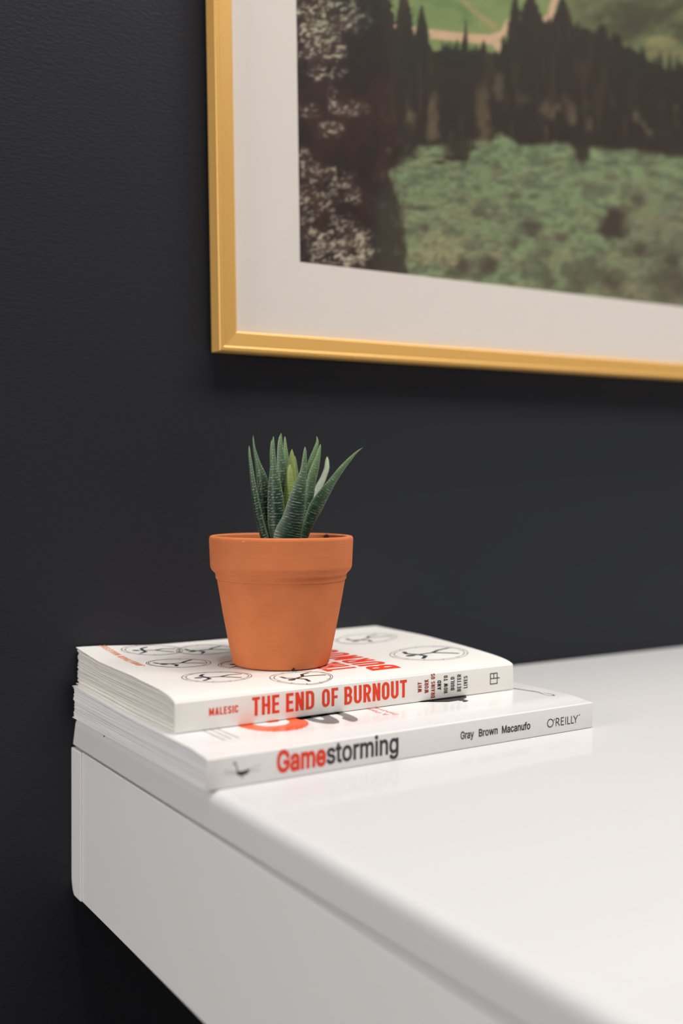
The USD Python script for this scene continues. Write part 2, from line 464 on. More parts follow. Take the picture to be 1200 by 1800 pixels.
# front cover print, reading away from the spine
G = affinity.scale(inter("G", 1.0, 1.0, fat=.05), 0.042, 0.029, origin=(0, 0))
obj("cover_print", gam.on_top(tmove(G, 0.0225, 0.0690)), ink_orange, g_cover, smooth=False, label="large orange capital on the cover")
Sg = affinity.scale(inter("S", 1.0, 1.0, fat=.03), 0.036, 0.0215, origin=(0, 0))
obj("cover_print", gam.on_top(tmove(Sg, 0.0225, 0.0950)), ink_grey, g_cover, smooth=False, label="large grey capital on the cover")
subt = unary_union([tmove(inter("A Playbook for", 0.0030, 0.042, bold=False), 0.0265, 0.1135), tmove(inter("Innovators", 0.0030, 0.030, bold=False), 0.0245, 0.1180)])
obj("cover_print", gam.on_top(subt), ink_red, g_cover, smooth=False, label="small red lines of text on the cover")
bar = tmove(Polygon([(0.0412, 0.002), (0.075, 0.002), (0.075, 0.030), (0.0395, 0.027), (0.0402, 0.018), (0.0418, 0.008)]), 0, 0.0965)
obj("cover_print", gam.on_top(bar), ink_black, g_cover, smooth=False, label="black shape beside the capitals")
blob = Polygon([(0.075, -0.142), (0.0455, -0.1385), (0.0440, -0.145), (0.0420, -0.1495), (0.0385, -0.1540), (0.0360, -0.1590), (0.0362, -0.1655), (0.0335, -0.1668), (0.0318, -0.1650), (0.0312, -0.1672), (0.0335, -0.1705), (0.0372, -0.1700), (0.0400, -0.1745), (0.0440, -0.1775), (0.075, -0.177)])
obj("cover_print", gam.on_top(blob), ink_black, g_cover, smooth=False, label="black figure on the cover, mostly under the upper book")
lines = strokes([[(0.0215, -0.0192), (0.047, -0.0192)], [(0.0225, -0.0228), (0.047, -0.0228)], [(0.0218, -0.0264), (0.046, -0.0264)]], 0.0011, 2)
obj("cover_print", gam.on_top(lines), ink_pale, g_cover, smooth=False, label="three thin grey lines on the cover")
script = strokes([[(0.047 - 0.0015 * i, -0.2140 - 0.0004 * i), (0.0462 - 0.0015 * i, -0.2158 - 0.0004 * i), (0.0456 - 0.0015 * i, -0.2142 - 0.0004 * i)] for i in range(11)], 0.0007)
script = script.union(strokes([arcpts(0.0235, -0.2190, 0.0042, 0.0022, 20, 330, 16)], 0.0006)).union(Point(0.0195, -0.2192).buffer(0.0009)).union(Point(0.0285, -0.2180).buffer(0.0008))
obj("cover_print", gam.on_top(script), ink_grey, g_cover, smooth=False, label="small grey writing near the right end of the cover")

# upper book
def b_bottom(l, v):
    return 0.0 * v + 0.0022 * ss(v, 0.03, 0.135)


ENDL = ([0, .0012, .007, .021, .041, .0535, .081, .099, .111, .1365], [.0145, .0152, .0166, .0180, .0187, .0193, .0196, .0199, .0208, .0231])
MIDL = ([0, .0012, .007, .020, .028, .060, .100, .1365], [.0145, .0151, .0163, .0173, .01745, .01755, .0184, .0208])
ENDR = ([0, .0014, .0077, .0251, .057, .0888, .1168, .1365], [.0145, .0151, .0166, .0183, .0201, .0212, .0213, .0214])


def _sm(tab):
    from scipy.interpolate import PchipInterpolator
    return PchipInterpolator(*tab)


fL, fM, fR = _sm(ENDL), _sm(MIDL), _sm(ENDR)


def b_top(l, v):
    v = min(max(v, 0.0), 0.1365)
    a, b, c = fL(v), fM(v), fR(v)
    return a + (b - a) * ss(l, 0.0, 0.055) + (c - b) * ss(l, 0.125, 0.207)


bur = Book(0.2070, 0.1355, 0.0145, b_top, b_bottom)
BZ = 0.01545
bb = thing("paperback_book", "white paperback with red condensed spine title, on top of the larger book under the pot", "book", (0.00257, -0.13745, BZ), 0.00802)
b_cover = obj("cover", bur.cover(40), plain("cover_matte_white", (0.84, 0.815, 0.775), 0.38, 0.35), bb, smooth=40)
obj("page_block", bur.pages(22, 0.0005, 0.0010, 5), paper("paper_cream", (0.78, 0.745, 0.70)), bb, smooth=40, kind="stuff", label="cream page edges")
def S(p, x, z): return affinity.translate(p, x * mm, z * mm)
title = unary_union([S(caps("THE", .0090, .0150), 40.0, 3.8), S(caps("END", .0092, .0162), 58.7, 3.6), S(caps("OF", .0091, .0097), 79.4, 3.7), S(caps("BURNOUT", .0092, .0394), 92.8, 3.5)])
obj("title_lettering", bur.on_spine(title), ink_red, b_cover, smooth=False, label="red condensed spine title")
obj("author_lettering", bur.on_spine(S(caps("MALESIC", .0036, .0154, t=.165), 17.2, 6.5)), ink_red, b_cover, smooth=False, label="small red name on the spine")
def rot(p): return affinity.rotate(p, 90, origin=(0, 0))
for lines_, ink, lab in (((("WHY", 142.0, 7.8, 5.4), ("WORK", 146.6, 7.9, 7.3), ("DRAINS US", 151.0, 7.8, 13.0)), ink_rust, "rust red words reading up the spine"),
                    ((("AND", 155.2, 7.7, 5.0), ("HOW TO", 159.7, 7.7, 9.5), ("BUILD", 164.4, 7.7, 7.2), ("BETTER", 169.0, 7.6, 9.3), ("LIVES", 173.5, 7.6, 6.7)), ink_dark, "dark grey words reading up the spine")):
    out = []
    for w, xr, zc, wd in lines_:
        p = caps(w, .0027, wd * mm, t=.155, gap=.11, space=.3)
        out.append(S(rot(p), xr, zc - wd / 2))
    obj("subtitle_lettering", bur.on_spine(unary_union(out)), ink, b_cover, smooth=False, label=lab)
lx, lz = 190.0, 4.7
emb = strokes([[(lx, lz), (lx + 5, lz), (lx + 5, lz + 5.8), (lx, lz + 5.8), (lx, lz)], [(lx - .0, lz + 3.0), (lx + 6.6, lz + 3.0)], [(lx + 2.5, lz + 3.0), (lx + 2.5, lz + 5.8)]], 0.55)
obj("emblem", bur.on_spine(affinity.scale(emb, mm, mm, origin=(0, 0))), ink_dark, b_cover, smooth=False, label="grid emblem near the right end of the spine")

# cover print: name at the head, ringed stick figures, big red title at the foot
nm = caps("JONATHAN MALESIC", 0.0042, 0.060, t=.17)
obj("cover_print", bur.on_top(tmove(nm, 0.0765, 0.0178)), ink_peach, b_cover, smooth=False, label="small red name at the head of the cover")
obj("cover_print", bur.on_top(tmove(caps("BURNOUT", .0190, .080, t=.17), 0.0120, 0.1376)), ink_red, b_cover, smooth=False, label="large red word beside the pot")
obj("cover_print", bur.on_top(tmove(caps("THE END OF", .0200, .074, t=.17), 0.0200, 0.1155)), ink_red, b_cover, smooth=False, label="large red words next to the pot")


def ring(cl, cv, R, seed, tick=True):
    g = np.random.default_rng(seed)
    th = np.linspace(0, 2 * math.pi, 61)
    ox, oy = g.uniform(-.04, .04, 2) * R
    L = [[(cv + R * math.cos(a), -cl + R * math.sin(a)) for a in th], [(cv + ox + .90 * R * math.cos(a), -cl + oy + .90 * R * math.sin(a)) for a in th]]
    p = strokes(L, 0.00030)
    if tick:
        p = p.union(strokes([[(cv + q * R * math.cos(a), -cl + q * R * math.sin(a)) for q in (.86, .99)] for a in np.linspace(0, 2 * math.pi, 13)[:-1] + g.uniform(0, 1)], 0.00028))
    return affinity.scale(p, 1.0, 1.28, origin=(cv, -cl))


def figure(cl, cv, R, turn, pose):
    """A little stick person inside a ring."""
    A, B = pose
    P_ = lambda *q: [(R * a, R * b) for a, b in q]
    L = [P_((0, -.1), (0, .38)), P_((0, .32), (A * .38, .38 + B * .2), (A * .72, .18 + B * .4)), P_((0, .32), (-.36, .28), (-.66, .5)), P_((0, -.1), (.26, -.4), (.2 + .3 * B, -.78)), P_((0, -.1), (-.3 * A, -.38), (-.56, -.6))]
    g = strokes(L, 0.115 * R).union(Point(0, .56 * R).buffer(.13 * R))
    return affinity.translate(affinity.scale(affinity.rotate(g, turn - 85, origin=(0, 0)), 0.80, 1.25, origin=(0, 0)), cv, -cl)


art = [  # along the spine, depth, radius, turn, pose, ink
    (38.5, 34.5, 14.3, 78, (1.0, .3), ink_plum), (38.3, 80.5, 14.0, 100, (.8, 1.0), ink_teal), (40.0, 121.0, 14.0, 80, (1.1, -.3), ink_teal),
    (76.5, 15.0, 13.2, 120, (.9, .2), ink_black), (72.0, 62.0, 14.0, 60, (1.0, .5), ink_teal), (70.0, 112.0, 14.0, 95, (.9, .8), ink_teal),
    (175.0, 36.0, 19.0, 85, (1.0, .6), ink_teal), (172.0, 96.0, 16.0, 110, (1.0, .1), ink_grey)]
for i, (cl, cv, R, tn, pose, ink) in enumerate(art):
    rr = obj("cover_print", bur.on_top(ring(cl * mm, cv * mm, R * mm, i)), ink_grey if i == 7 else ink_dark, b_cover, smooth=False, label="thin double ring drawn on the cover" if i == 0 else None)
    obj("cover_print", bur.on_top(figure(cl * mm, cv * mm, R * mm, tn, pose)), ink, b_cover, smooth=False, label="small stick figure inside a ring" if i == 0 else None)

# ------------------------------------------------------------------ potted succulent
PZ = BZ + 0.0176
PC = np.array([0.08910, -0.08260, PZ])
plant = thing("potted_succulent", "spiky green succulent in a terracotta pot on the upper book", "potted plant", PC, -YAW)
# in the pot's own frame +x is to the camera's right, +y away from it
prof = [(0.0, 0.0), (0.0232, 0.0), (0.0252, 0.0003), (0.0262, 0.0012), (0.0283, 0.0105), (0.0318, 0.028), (0.0348, 0.0448), (0.0347, 0.0450), (0.0351, 0.0453), (0.03545, 0.0457), (0.0356, 0.0462), (0.0356, 0.0475), (0.03575, 0.0480), (0.0359, 0.0485), (0.0366, 0.0493), (0.0376, 0.0503), (0.0383, 0.0516), (0.03855, 0.0530), (0.0392, 0.0668), (0.0391, 0.0678), (0.0386, 0.0686), (0.0378, 0.0689), (0.0366, 0.0688), (0.0359, 0.0683), (0.0356, 0.0672), (0.0345, 0.0520), (0.0330, 0.0440), (0.0300, 0.0300), (0.0, 0.0300)]
prof = [(a, b if b < .02 or 0 < a < .0001 else b + .0012 * min(1, (b - .02) / .02)) for a, b in prof]
pot = trimesh.creation.revolve(np.array(prof), sections=128)
pv = pot.vertices
ang = np.arctan2(pv[:, 1], pv[:, 0])
w = 0.00012 * (meshkit.noise(np.column_stack([np.cos(ang) * 3, np.sin(ang) * 3, pv[:, 2] * 200]), 4) - .5)
pot.vertices = pv * np.column_stack([1 + w / 0.03, 1 + w / 0.03, np.ones(len(w))])
terra = mat("terracotta", {
    "g": ("texture_coordinate", {}), "m": ("mapping", {"scale": (120.0, 120.0, 2400.0)}),
    "n": ("noise_texture", {"scale": 1.0, "detail": 3.0, "roughness": 0.6}),
    "n2": ("noise_texture", {"scale": 70.0, "detail": 4.0}),
    "r": ("rgb_ramp", {"ramp": [(0.25, lin(204, 117, 71)), (0.75, lin(212, 125, 78))]}),
    "r2": ("rgb_ramp", {"ramp": [(0.3, (0.90, 0.88, 0.86)), (0.7, (1.0, 1.0, 1.0))]}),
    "x": ("mix", {"mix_type": "multiply", "fac": 1.0}),
    "n3": ("noise_texture", {"scale": 2600.0, "detail": 2.0}),
    "a": ("math", {"math_type": "add"}),
    "b": ("bump", {"strength": 0.16, "distance": 0.0003}),
    "p": ("principled_bsdf", {"roughness": 0.82, "specular_ior_level": 0.25})},
    [("g.object", "m.vector"), ("m.vector", "n.vector"), ("g.object", "n2.vector"), ("g.object", "n3.vector"), ("n.fac", "r.fac"), ("n2.fac", "r2.fac"), ("r.color", "x.color1"), ("r2.color", "x.color2"),
     ("x.color", "p.base_color"), ("n.fac", "a.value1"), ("n3.fac", "a.value2"), ("a.value", "b.height"), ("b.normal", "p.normal")])
obj("pot", pot, terra, plant, smooth=38, label="matte orange terracotta pot with a thick rim")
# small nick in the rim, and a dark smudge at the foot
nick = trimesh.creation.icosphere(2, 0.0008); nick.vertices = nick.vertices * [1.6, .25, .45] + [-0.0166, -0.0352, 0.0681]
obj("nick", nick, plain("nick_pale", lin(224, 160, 118), .8), plant, label="small pale nick in the rim")
smud = trimesh.creation.icosphere(2, 0.001); smud.vertices = smud.vertices * [0.9, .3, 0.9] * (1 + .9 * (meshkit.noise(smud.vertices * 1800, 2)[:, None] - .5)) + [0.0078, -0.0249, 0.0010]
obj("smudge", smud, plain("smudge_black", lin(30, 24, 22), .8), plant, label="black smudge at the foot of the pot")
clod = trimesh.creation.icosphere(3, 0.0016)
clod.vertices = clod.vertices * (1 + .6 * (meshkit.noise(clod.vertices * 1600, 9)[:, None] - .5)) + [0.0243, 0.0255, 0.0682]
obj("soil_clod", clod, plain("soil_crumb", lin(48, 28, 22), .9), plant, label="dark crumb of soil on the inner rim")
th = np.linspace(0, 2 * math.pi, 73)[:-1]
rad = np.linspace(0, 0.0352, 26)
sv = [(0, 0, 0.0575)]
for r in rad[1:]:
    for a in th:
        sv.append((r * math.cos(a), r * math.sin(a), 0.056))
sv = np.array(sv)
sv[:, 2] += 0.0022 * (meshkit.fbm(sv * 260, 3, 2) - .5) + 0.001 * (meshkit.noise(sv * 900, 5) - .5)
sf = [(0, 1 + i, 1 + (i + 1) % 72) for i in range(72)]
for q in range(24):
    a, b = 1 + q * 72, 1 + (q + 1) * 72
    for i in range(72):
        j = (i + 1) % 72
        sf += [(a + i, b + i, b + j), (a + i, b + j, a + j)]
soil_m = mat("soil", {"g": ("texture_coordinate", {}), "n": ("noise_texture", {"scale": 900.0, "detail": 4.0}), "r": ("rgb_ramp", {"ramp": [(.3, (.012, .008, .006)), (.7, (.06, .04, .03))]}), "p": ("principled_bsdf", {"roughness": .95})}, [("g.object", "n.vector"), ("n.fac", "r.fac"), ("r.color", "p.base_color")])
obj("soil", (sv, np.array(sf)), soil_m, plant, smooth=True, kind="stuff", label="dark potting soil")

# leaves: traced midlines (right, up, half width) in a local frame of 0.0626 mm units; fleshy keeled blades with raised pale cross bands
U = 0.31114 * mm / 5
OX, OZ = (494 - 420) * 5, (943 - 740) * 5


def leaf_mesh(pts, off, bulge, twist, lean, seed, rows=150, cols=28):
    g = np.random.default_rng(seed)
    pts = np.array(pts, float)
    from scipy.interpolate import PchipInterpolator
    s = np.concatenate([[0], np.cumsum(np.linalg.norm(np.diff(pts[:, :2], axis=0), axis=1))]); s /= s[-1]
    f = PchipInterpolator(s, pts)
    tt = np.linspace(0, 1, rows) ** 0.9
    q = f(tt)
    x, z, hw = (q[:, 0] - OX - 4) * U, 0.0697 - (q[:, 1] - OZ) * U, np.maximum(q[:, 2] * U, 0.00012)
    hw = hw * np.clip((tt + 0.004) / 0.03, 0.25, 1) ** 0.5
    y = off * mm + lean * mm * (1 - tt) + 0 * tt
    c = np.column_stack([x, y, z])
    tan = np.gradient(c, axis=0); tan /= np.linalg.norm(tan, axis=1, keepdims=True)
    tw = np.radians(twist)
    side0 = np.array([math.cos(tw), math.sin(tw), 0])
    side = side0 - tan * (tan @ side0)[:, None]; side /= np.linalg.norm(side, axis=1, keepdims=True)
    front = np.cross(side, tan)
    front *= np.sign(-(front[:, 1:2]) + 1e-9)
    front[front @ np.array([0, -1.0, 0]) < 0] *= -1
    hw3 = hw / max(math.cos(tw), .3)
    V, UV, C = [], [], []
    length = s[-1] * np.sum(np.linalg.norm(np.diff(pts[:, :2], axis=0), axis=1)) * U
    d = np.concatenate([[0], np.cumsum(np.linalg.norm(np.diff(c, axis=0), axis=1))])
    a = np.linspace(0, 2 * math.pi, cols, endpoint=False)
    for i in range(rows):
        u = np.cos(a)
        # front (outer) face: keeled and convex; back (inner) face: slightly hollow; sharp margins at u = +-1
        sgn = np.sin(a)
        th_f = bulge * hw3[i] * (1 - np.abs(u) ** 1.7)
        th_b = 0.22 * hw3[i] * (1 - np.abs(u) ** 2.0)
        off_n = np.where(sgn >= 0, th_f, -th_b)
        # cross bands
        ph = d[i] / 0.00150 + 0.32 * u * u + 0.25 * meshkit.noise(np.column_stack([u * 2.1 + seed, np.full(cols, d[i] / 0.004), np.full(cols, seed)]), seed)
        band = np.clip(np.cos(2 * math.pi * ph), 0, 1) ** 6
        brk = meshkit.noise(np.column_stack([u * 4.5 + 3 * seed, np.full(cols, round(d[i] / 0.0015)) * 1.7, np.full(cols, 3.3)]), seed + 3)
        band = band * np.clip((brk - .30) * 3, 0, 1)
        edge = np.abs(u) > .97
        band_h = band * (0.16 * mm) * np.clip(hw3[i] / (2.2 * mm), 0.15, 1)
        tooth = np.where(edge, 0.10 * mm * max(0, math.cos(2 * math.pi * d[i] / 0.0011)) * min(1, hw3[i] / mm / 1.2), 0)
        p = c[i] + np.outer(u * hw3[i] + np.sign(u) * tooth, side[i]) + np.outer(off_n + np.where(sgn >= 0, band_h, -band_h), front[i])
        V.append(p)
        C.append(np.column_stack([np.clip(band, 0, 1), np.clip(np.abs(u), 0, 1) ** 8, np.full(cols, d[i])]))
    V = np.vstack(V); C = np.vstack(C)
    i, j = np.meshgrid(np.arange(rows - 1), np.arange(cols), indexing="ij")
    A, B = i * cols + j, i * cols + (j + 1) % cols
    F = np.vstack([np.stack([A, B, B + cols], -1).reshape(-1, 3), np.stack([A, B + cols, A + cols], -1).reshape(-1, 3)])
    n0 = len(V)
    V = np.vstack([V, c[0], c[-1]]); C = np.vstack([C, C[0], C[-1]])
    k = np.arange(cols)
    F = np.vstack([F, np.column_stack([np.full(cols, n0), (k + 1) % cols, k]), np.column_stack([np.full(cols, n0 + 1), (rows - 1) * cols + k, (rows - 1) * cols + (k + 1) % cols])])
    m = trimesh.Trimesh(V, F, process=False)
    if m.volume < 0:
        m.faces = m.faces[:, ::-1]
    C[:, 2] = C[:, 2] / d[-1]
    return m, C


def leaf_mat(name, base, base2, pale, tip):
    return mat(name, {
        "at": ("attribute", {"attribute": "leafmarks"}), "sx": ("separate_xyz", {}),
        "g": ("texture_coordinate", {}), "n": ("noise_texture", {"scale": 420.0, "detail": 3.0}),
        "rb": ("rgb_ramp", {"ramp": [(0.3, base), (0.7, base2)]}),
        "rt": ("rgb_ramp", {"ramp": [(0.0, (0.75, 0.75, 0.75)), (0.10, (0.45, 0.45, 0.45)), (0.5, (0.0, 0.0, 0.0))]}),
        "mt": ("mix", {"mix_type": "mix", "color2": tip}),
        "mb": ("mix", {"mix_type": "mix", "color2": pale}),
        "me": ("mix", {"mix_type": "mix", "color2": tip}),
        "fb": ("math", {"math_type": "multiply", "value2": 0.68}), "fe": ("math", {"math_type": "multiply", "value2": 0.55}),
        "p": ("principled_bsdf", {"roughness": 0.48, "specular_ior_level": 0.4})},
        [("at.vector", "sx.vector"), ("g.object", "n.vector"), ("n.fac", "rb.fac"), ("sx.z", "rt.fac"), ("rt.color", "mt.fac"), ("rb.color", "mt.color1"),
         ("sx.x", "fb.value1"), ("fb.value", "mb.fac"), ("mt.color", "mb.color1"), ("sx.y", "fe.value1"), ("fe.value", "me.fac"), ("mb.color", "me.color1"), ("me.color", "p.base_color")])


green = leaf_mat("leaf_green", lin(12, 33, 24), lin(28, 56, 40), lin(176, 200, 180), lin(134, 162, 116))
green2 = leaf_mat("leaf_green_right", lin(26, 54, 36), lin(54, 88, 60), lin(166, 192, 166), lin(144, 172, 116))
lime = leaf_mat("leaf_young", lin(104, 122, 58), lin(128, 144, 76), lin(160, 174, 116), lin(160, 176, 106))
silver = leaf_mat("leaf_pale", lin(190, 206, 194), lin(212, 222, 212), lin(205, 216, 205), lin(160, 168, 104))
LEAVES = [  # (x, y, half width) from the tip down; y offset (mm, + away), bulge, twist, extra lean of tip (mm), material
    ([(97, 228, 5), (99, 280, 10), (112, 400, 17), (130, 540, 24), (158, 720, 32), (192, 880, 36), (235, 1040, 38), (280, 1180, 34)], -4, .55, -38, -1, green),
    ([(119, 132, 4), (125, 210, 9), (160, 370, 24), (200, 520, 50), (225, 680, 58), (255, 850, 56), (300, 1040, 48), (330, 1180, 40)], 2, .5, -20, 2, green),
    ([(308, 148, 7), (307, 230, 13), (309, 380, 27), (318, 540, 52), (330, 720, 72), (335, 900, 76), (340, 1060, 66), (350, 1190, 50)], -5, .5, -8, -1, green),
    ([(368, 113, 6), (360, 190, 20), (364, 300, 31), (374, 420, 40), (385, 600, 46), (390, 850, 44), (390, 1180, 36)], 1, .5, 12, 1, green),
    ([(392, 132, 6), (396, 220, 15), (406, 330, 22), (418, 480, 28), (420, 700, 34), (410, 1180, 32)], 8, .5, 8, 4, green2),
    ([(277, 168, 6), (276, 260, 14), (280, 400, 22), (300, 560, 30), (330, 800, 36), (350, 1180, 34)], 6, .5, -15, 3, green2),
    ([(463, 253, 6), (461, 330, 24), (460, 470, 42), (456, 640, 50), (440, 850, 48), (420, 1180, 40)], 2, .5, 5, 0, lime),
    ([(447, 385, 6), (446, 470, 28), (442, 600, 42), (432, 760, 46), (420, 1180, 38)], -2, .5, -6, 0, lime),
    ([(484, 308, 5), (492, 400, 15), (500, 500, 20), (498, 700, 26), (460, 1180, 28)], 5, .5, 22, 2, green2),
    ([(587, 243, 8), (584, 330, 18), (573, 450, 29), (545, 570, 54), (516, 710, 75), (484, 860, 94), (440, 1010, 120), (415, 1180, 100)], -11, .42, 8, -3, green),
    ([(676, 133, 4), (684, 175, 10), (670, 240, 19), (640, 330, 26), (614, 420, 30), (590, 560, 36), (560, 800, 40), (500, 1180, 34)], 6, .5, 18, 3, green2),
    ([(714, 208, 6), (696, 300, 19), (664, 420, 36), (638, 520, 41), (622, 640, 38), (596, 800, 38), (520, 1180, 34)], 1, .5, 16, 0, green2),
    ([(768, 308, 9), (767, 390, 21), (738, 490, 25), (690, 590, 30), (640, 690, 32), (580, 850, 34), (500, 1180, 32)], 13, .4, 10, 8, silver),
    ([(1082, 240, 3), (1040, 270, 7), (985, 325, 15), (910, 410, 24), (822, 530, 34), (742, 650, 50), (675, 760, 60), (622, 880, 48), (560, 1040, 40), (500, 1180, 34)], -2, .5, 14, 0, green2),
]
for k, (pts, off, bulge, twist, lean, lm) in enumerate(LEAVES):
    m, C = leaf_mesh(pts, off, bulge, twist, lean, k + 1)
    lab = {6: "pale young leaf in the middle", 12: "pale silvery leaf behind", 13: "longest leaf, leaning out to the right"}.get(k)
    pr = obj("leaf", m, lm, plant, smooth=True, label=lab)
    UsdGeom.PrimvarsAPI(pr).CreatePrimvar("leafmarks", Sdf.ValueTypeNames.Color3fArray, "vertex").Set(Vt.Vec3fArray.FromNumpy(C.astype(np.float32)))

# ------------------------------------------------------------------ framed picture
FR, FW, FH = 0.02044, 0.76, 0.60
FIN, MATW, FO, FD = 0.0122, 0.04786, 0.01517, 0.0035
fx = UsdGeom.Xform.Define(stage, "/World/" + numbered("/World", "framed_picture"))
ca, sa = math.cos(FR), math.sin(FR)
# local frame: x along the wall, y up, z out of the wall
fx.AddTransformOp().Set(Gf.Matrix4d(ca, 0, sa, 0, -sa, 0, ca, 0, 0, -1, 0, 0, 0.08489, -0.0002, 0.21106, 1))
frame = fx.GetPrim()
frame.SetCustomDataByKey("label", "gold framed landscape photograph with wide white mat on the dark wall")
frame.SetCustomDataByKey("category", "picture")
gold = mat("frame_gold", {
    "g": ("texture_coordinate", {}), "m": ("mapping", {"scale": (60.0, 60.0, 60.0)}), "n": ("noise_texture", {"scale": 6.0, "detail": 2.0}),
    "r": ("rgb_ramp", {"ramp": [(.2, lin(230, 178, 98)), (.8, lin(233, 182, 102))]}),
    "p": ("principled_bsdf", {"metallic": 0.30, "roughness": 0.45})},
    [("g.object", "m.vector"), ("m.vector", "n.vector"), ("n.fac", "r.fac"), ("r.color", "p.base_color")])
Z1 = FO
# moulding profile (in from the outer edge, out of the wall)
mp = [(0, FD), (0, Z1 - .0008), (.0003, Z1 - .0003), (.0008, Z1), (.0022, Z1), (.0030, Z1 - .0004), (FIN - .001, Z1 - .0012), (FIN, Z1 - .0020), (FIN, Z1 - .0052), (FIN - .004, Z1 - .0054), (FIN - .006, FD)]
corners = [(0, 0), (FW, 0), (FW, FH), (0, FH)]
inw = [(1, 1), (-1, 1), (-1, -1), (1, -1)]
for k in range(4):
    V = []
    for q in (k, (k + 1) % 4):
        V += [(corners[q][0] + inw[q][0] * a, corners[q][1] + inw[q][1] * a, b) for a, b in mp]
    n = len(mp)
    F = []
    for i in range(n):
        j = (i + 1) % n
        F += [(i, j, n + j), (i, n + j, n + i)]
    tri = trimesh.creation.triangulate_polygon(Polygon(mp), engine="earcut")
    # cap the mitred ends with the same profile
    idx = [int(np.argmin(np.linalg.norm(np.array(mp) - p, axis=1))) for p in tri[0]]
    for f in tri[1]:
        F.append(tuple(idx[i] for i in f)); F.append(tuple(n + idx[i] for i in f[::-1]))
    m = trimesh.Trimesh(V, F, process=False)
    trimesh.repair.fix_normals(m)
    obj("frame_rail", m, gold, frame, smooth=False)
obj("backing_board", boxmesh(.008, FW - .008, .008, FH - .008, FD + .0002, Z1 - .0082), plain("backing_board", (.2, .16, .12), .9), frame, smooth=False)
PX0, PY0 = FIN + MATW - .0008, FIN + MATW - .0008
PX1, PY1 = FW - PX0, FH - PY0
zm = Z1 - .0058
mo = Polygon([(.0085, .0085), (FW - .0085, .0085), (FW - .0085, FH - .0085), (.0085, FH - .0085)], [[(PX0, PY0), (PX1, PY0), (PX1, PY1), (PX0, PY1)]])
mt = trimesh.creation.extrude_polygon(mo, .0014, engine="earcut"); mt.apply_translation([0, 0, zm - .0014])
obj("mat", mt, plain("mat_board", (0.93, 0.86, 0.80), .85, .2), frame, smooth=False, label="wide off-white mat board")

# the print: a landscape photograph, painted on a fine grid of the sheet.
# (X, Y) are the picture's own layout coordinates: a plain projective map of the sheet.
nx, ny = 520, 470
gx = np.linspace(PX0 - .003, PX1 + .003, nx); gy = np.linspace(PY0 - .003, PY1 + .003, ny)
GX, GY = np.meshgrid(gx, gy)
HM = np.array([[2973.0236, -67.10531, 377.53173], [687.35353, -2963.379, 618.06623], [0.85225058, -0.047354781, 1.0]])
hh = np.stack([GX, GY, np.ones_like(GX)], -1) @ HM.T
X, Y = hh[..., 0] / hh[..., 2], hh[..., 1] / hh[..., 2]


def nz(sx, sy, seed, oct=3, x=None, y=None):
    x = X if x is None else x; y = Y if y is None else y
    return meshkit.fbm(np.stack([x / sx, y / sy, np.full_like(x, seed * 3.7)], -1), oct, seed)


def rgb(*c): return np.array(c, float)


def blend(base, col, a):
    return base * (1 - a[..., None]) + np.asarray(col) * a[..., None]


def near(x0, y0, rx, ry, soft=.35):
    d = np.sqrt(((X - x0) / rx) ** 2 + ((Y - y0) / ry) ** 2) + (nz(13, 9, 41) - .5) * 1.5
    return 1 - ss(d, 1 - soft, 1 + soft)


def along(pts, w, soft=3.0):
    d = np.full(X.shape, 1e9)
    for (xa, ya, wa), (xb, yb, wb) in zip(pts[:-1], pts[1:]):
        t_ = np.clip(((X - xa) * (xb - xa) + (Y - ya) * (yb - ya)) / ((xb - xa) ** 2 + (yb - ya) ** 2), 0, 1)
        d = np.minimum(d, np.hypot(X - xa - t_ * (xb - xa), Y - ya - t_ * (yb - ya)) - (wa + t_ * (wb - wa)))
    return 1 - ss(d, -soft, soft)


# far slope and meadow
img = np.ones(X.shape + (3,)) * rgb(104, 124, 78)
img = blend(img, rgb(128, 136, 88), nz(60, 26, 1) * .9)
img = blend(img, rgb(84, 112, 66), ss(nz(34, 16, 2), .5, .7) * .6)
img = blend(img, rgb(100, 106, 74), ss(X, 950, 1010) * .85)
img = blend(img, rgb(72, 72, 54), ss(nz(46, 30, 6, x=X + .8 * Y), .52, .64) * ss(X, 985, 1060) * (1 - ss(Y, 80, 110)) * .9)
img = blend(img, rgb(62, 60, 47), near(1120, 25, 66, 36, .7) * .85)
img = blend(img, rgb(150, 142, 98), near(1160, 74, 26, 10) * .6)
img = blend(img, rgb(132, 108, 82), along([(1130, 95, 3), (1200, 93, 3)], 3) * .7)
# paths
img = blend(img, rgb(152, 134, 100), along([(795, -20, 3), (830, 18, 4), (868, 46, 6)], 3) * .75)
pth = along([(672, 42, 5), (712, 50, 6), (760, 60, 8), (812, 66, 8), (862, 70, 9), (884, 58, 6), (892, 40, 5), (920, 38, 3)], 3)
pth = np.maximum(pth, along([(950, 38, 5), (968, 30, 6), (972, 8, 6), (985, -30, 6)], 3))
pth = np.maximum(pth, along([(868, 72, 8), (878, 84, 7)], 3))
img = blend(img, rgb(196, 160, 134), pth * (.75 + .25 * nz(14, 8, 5)))
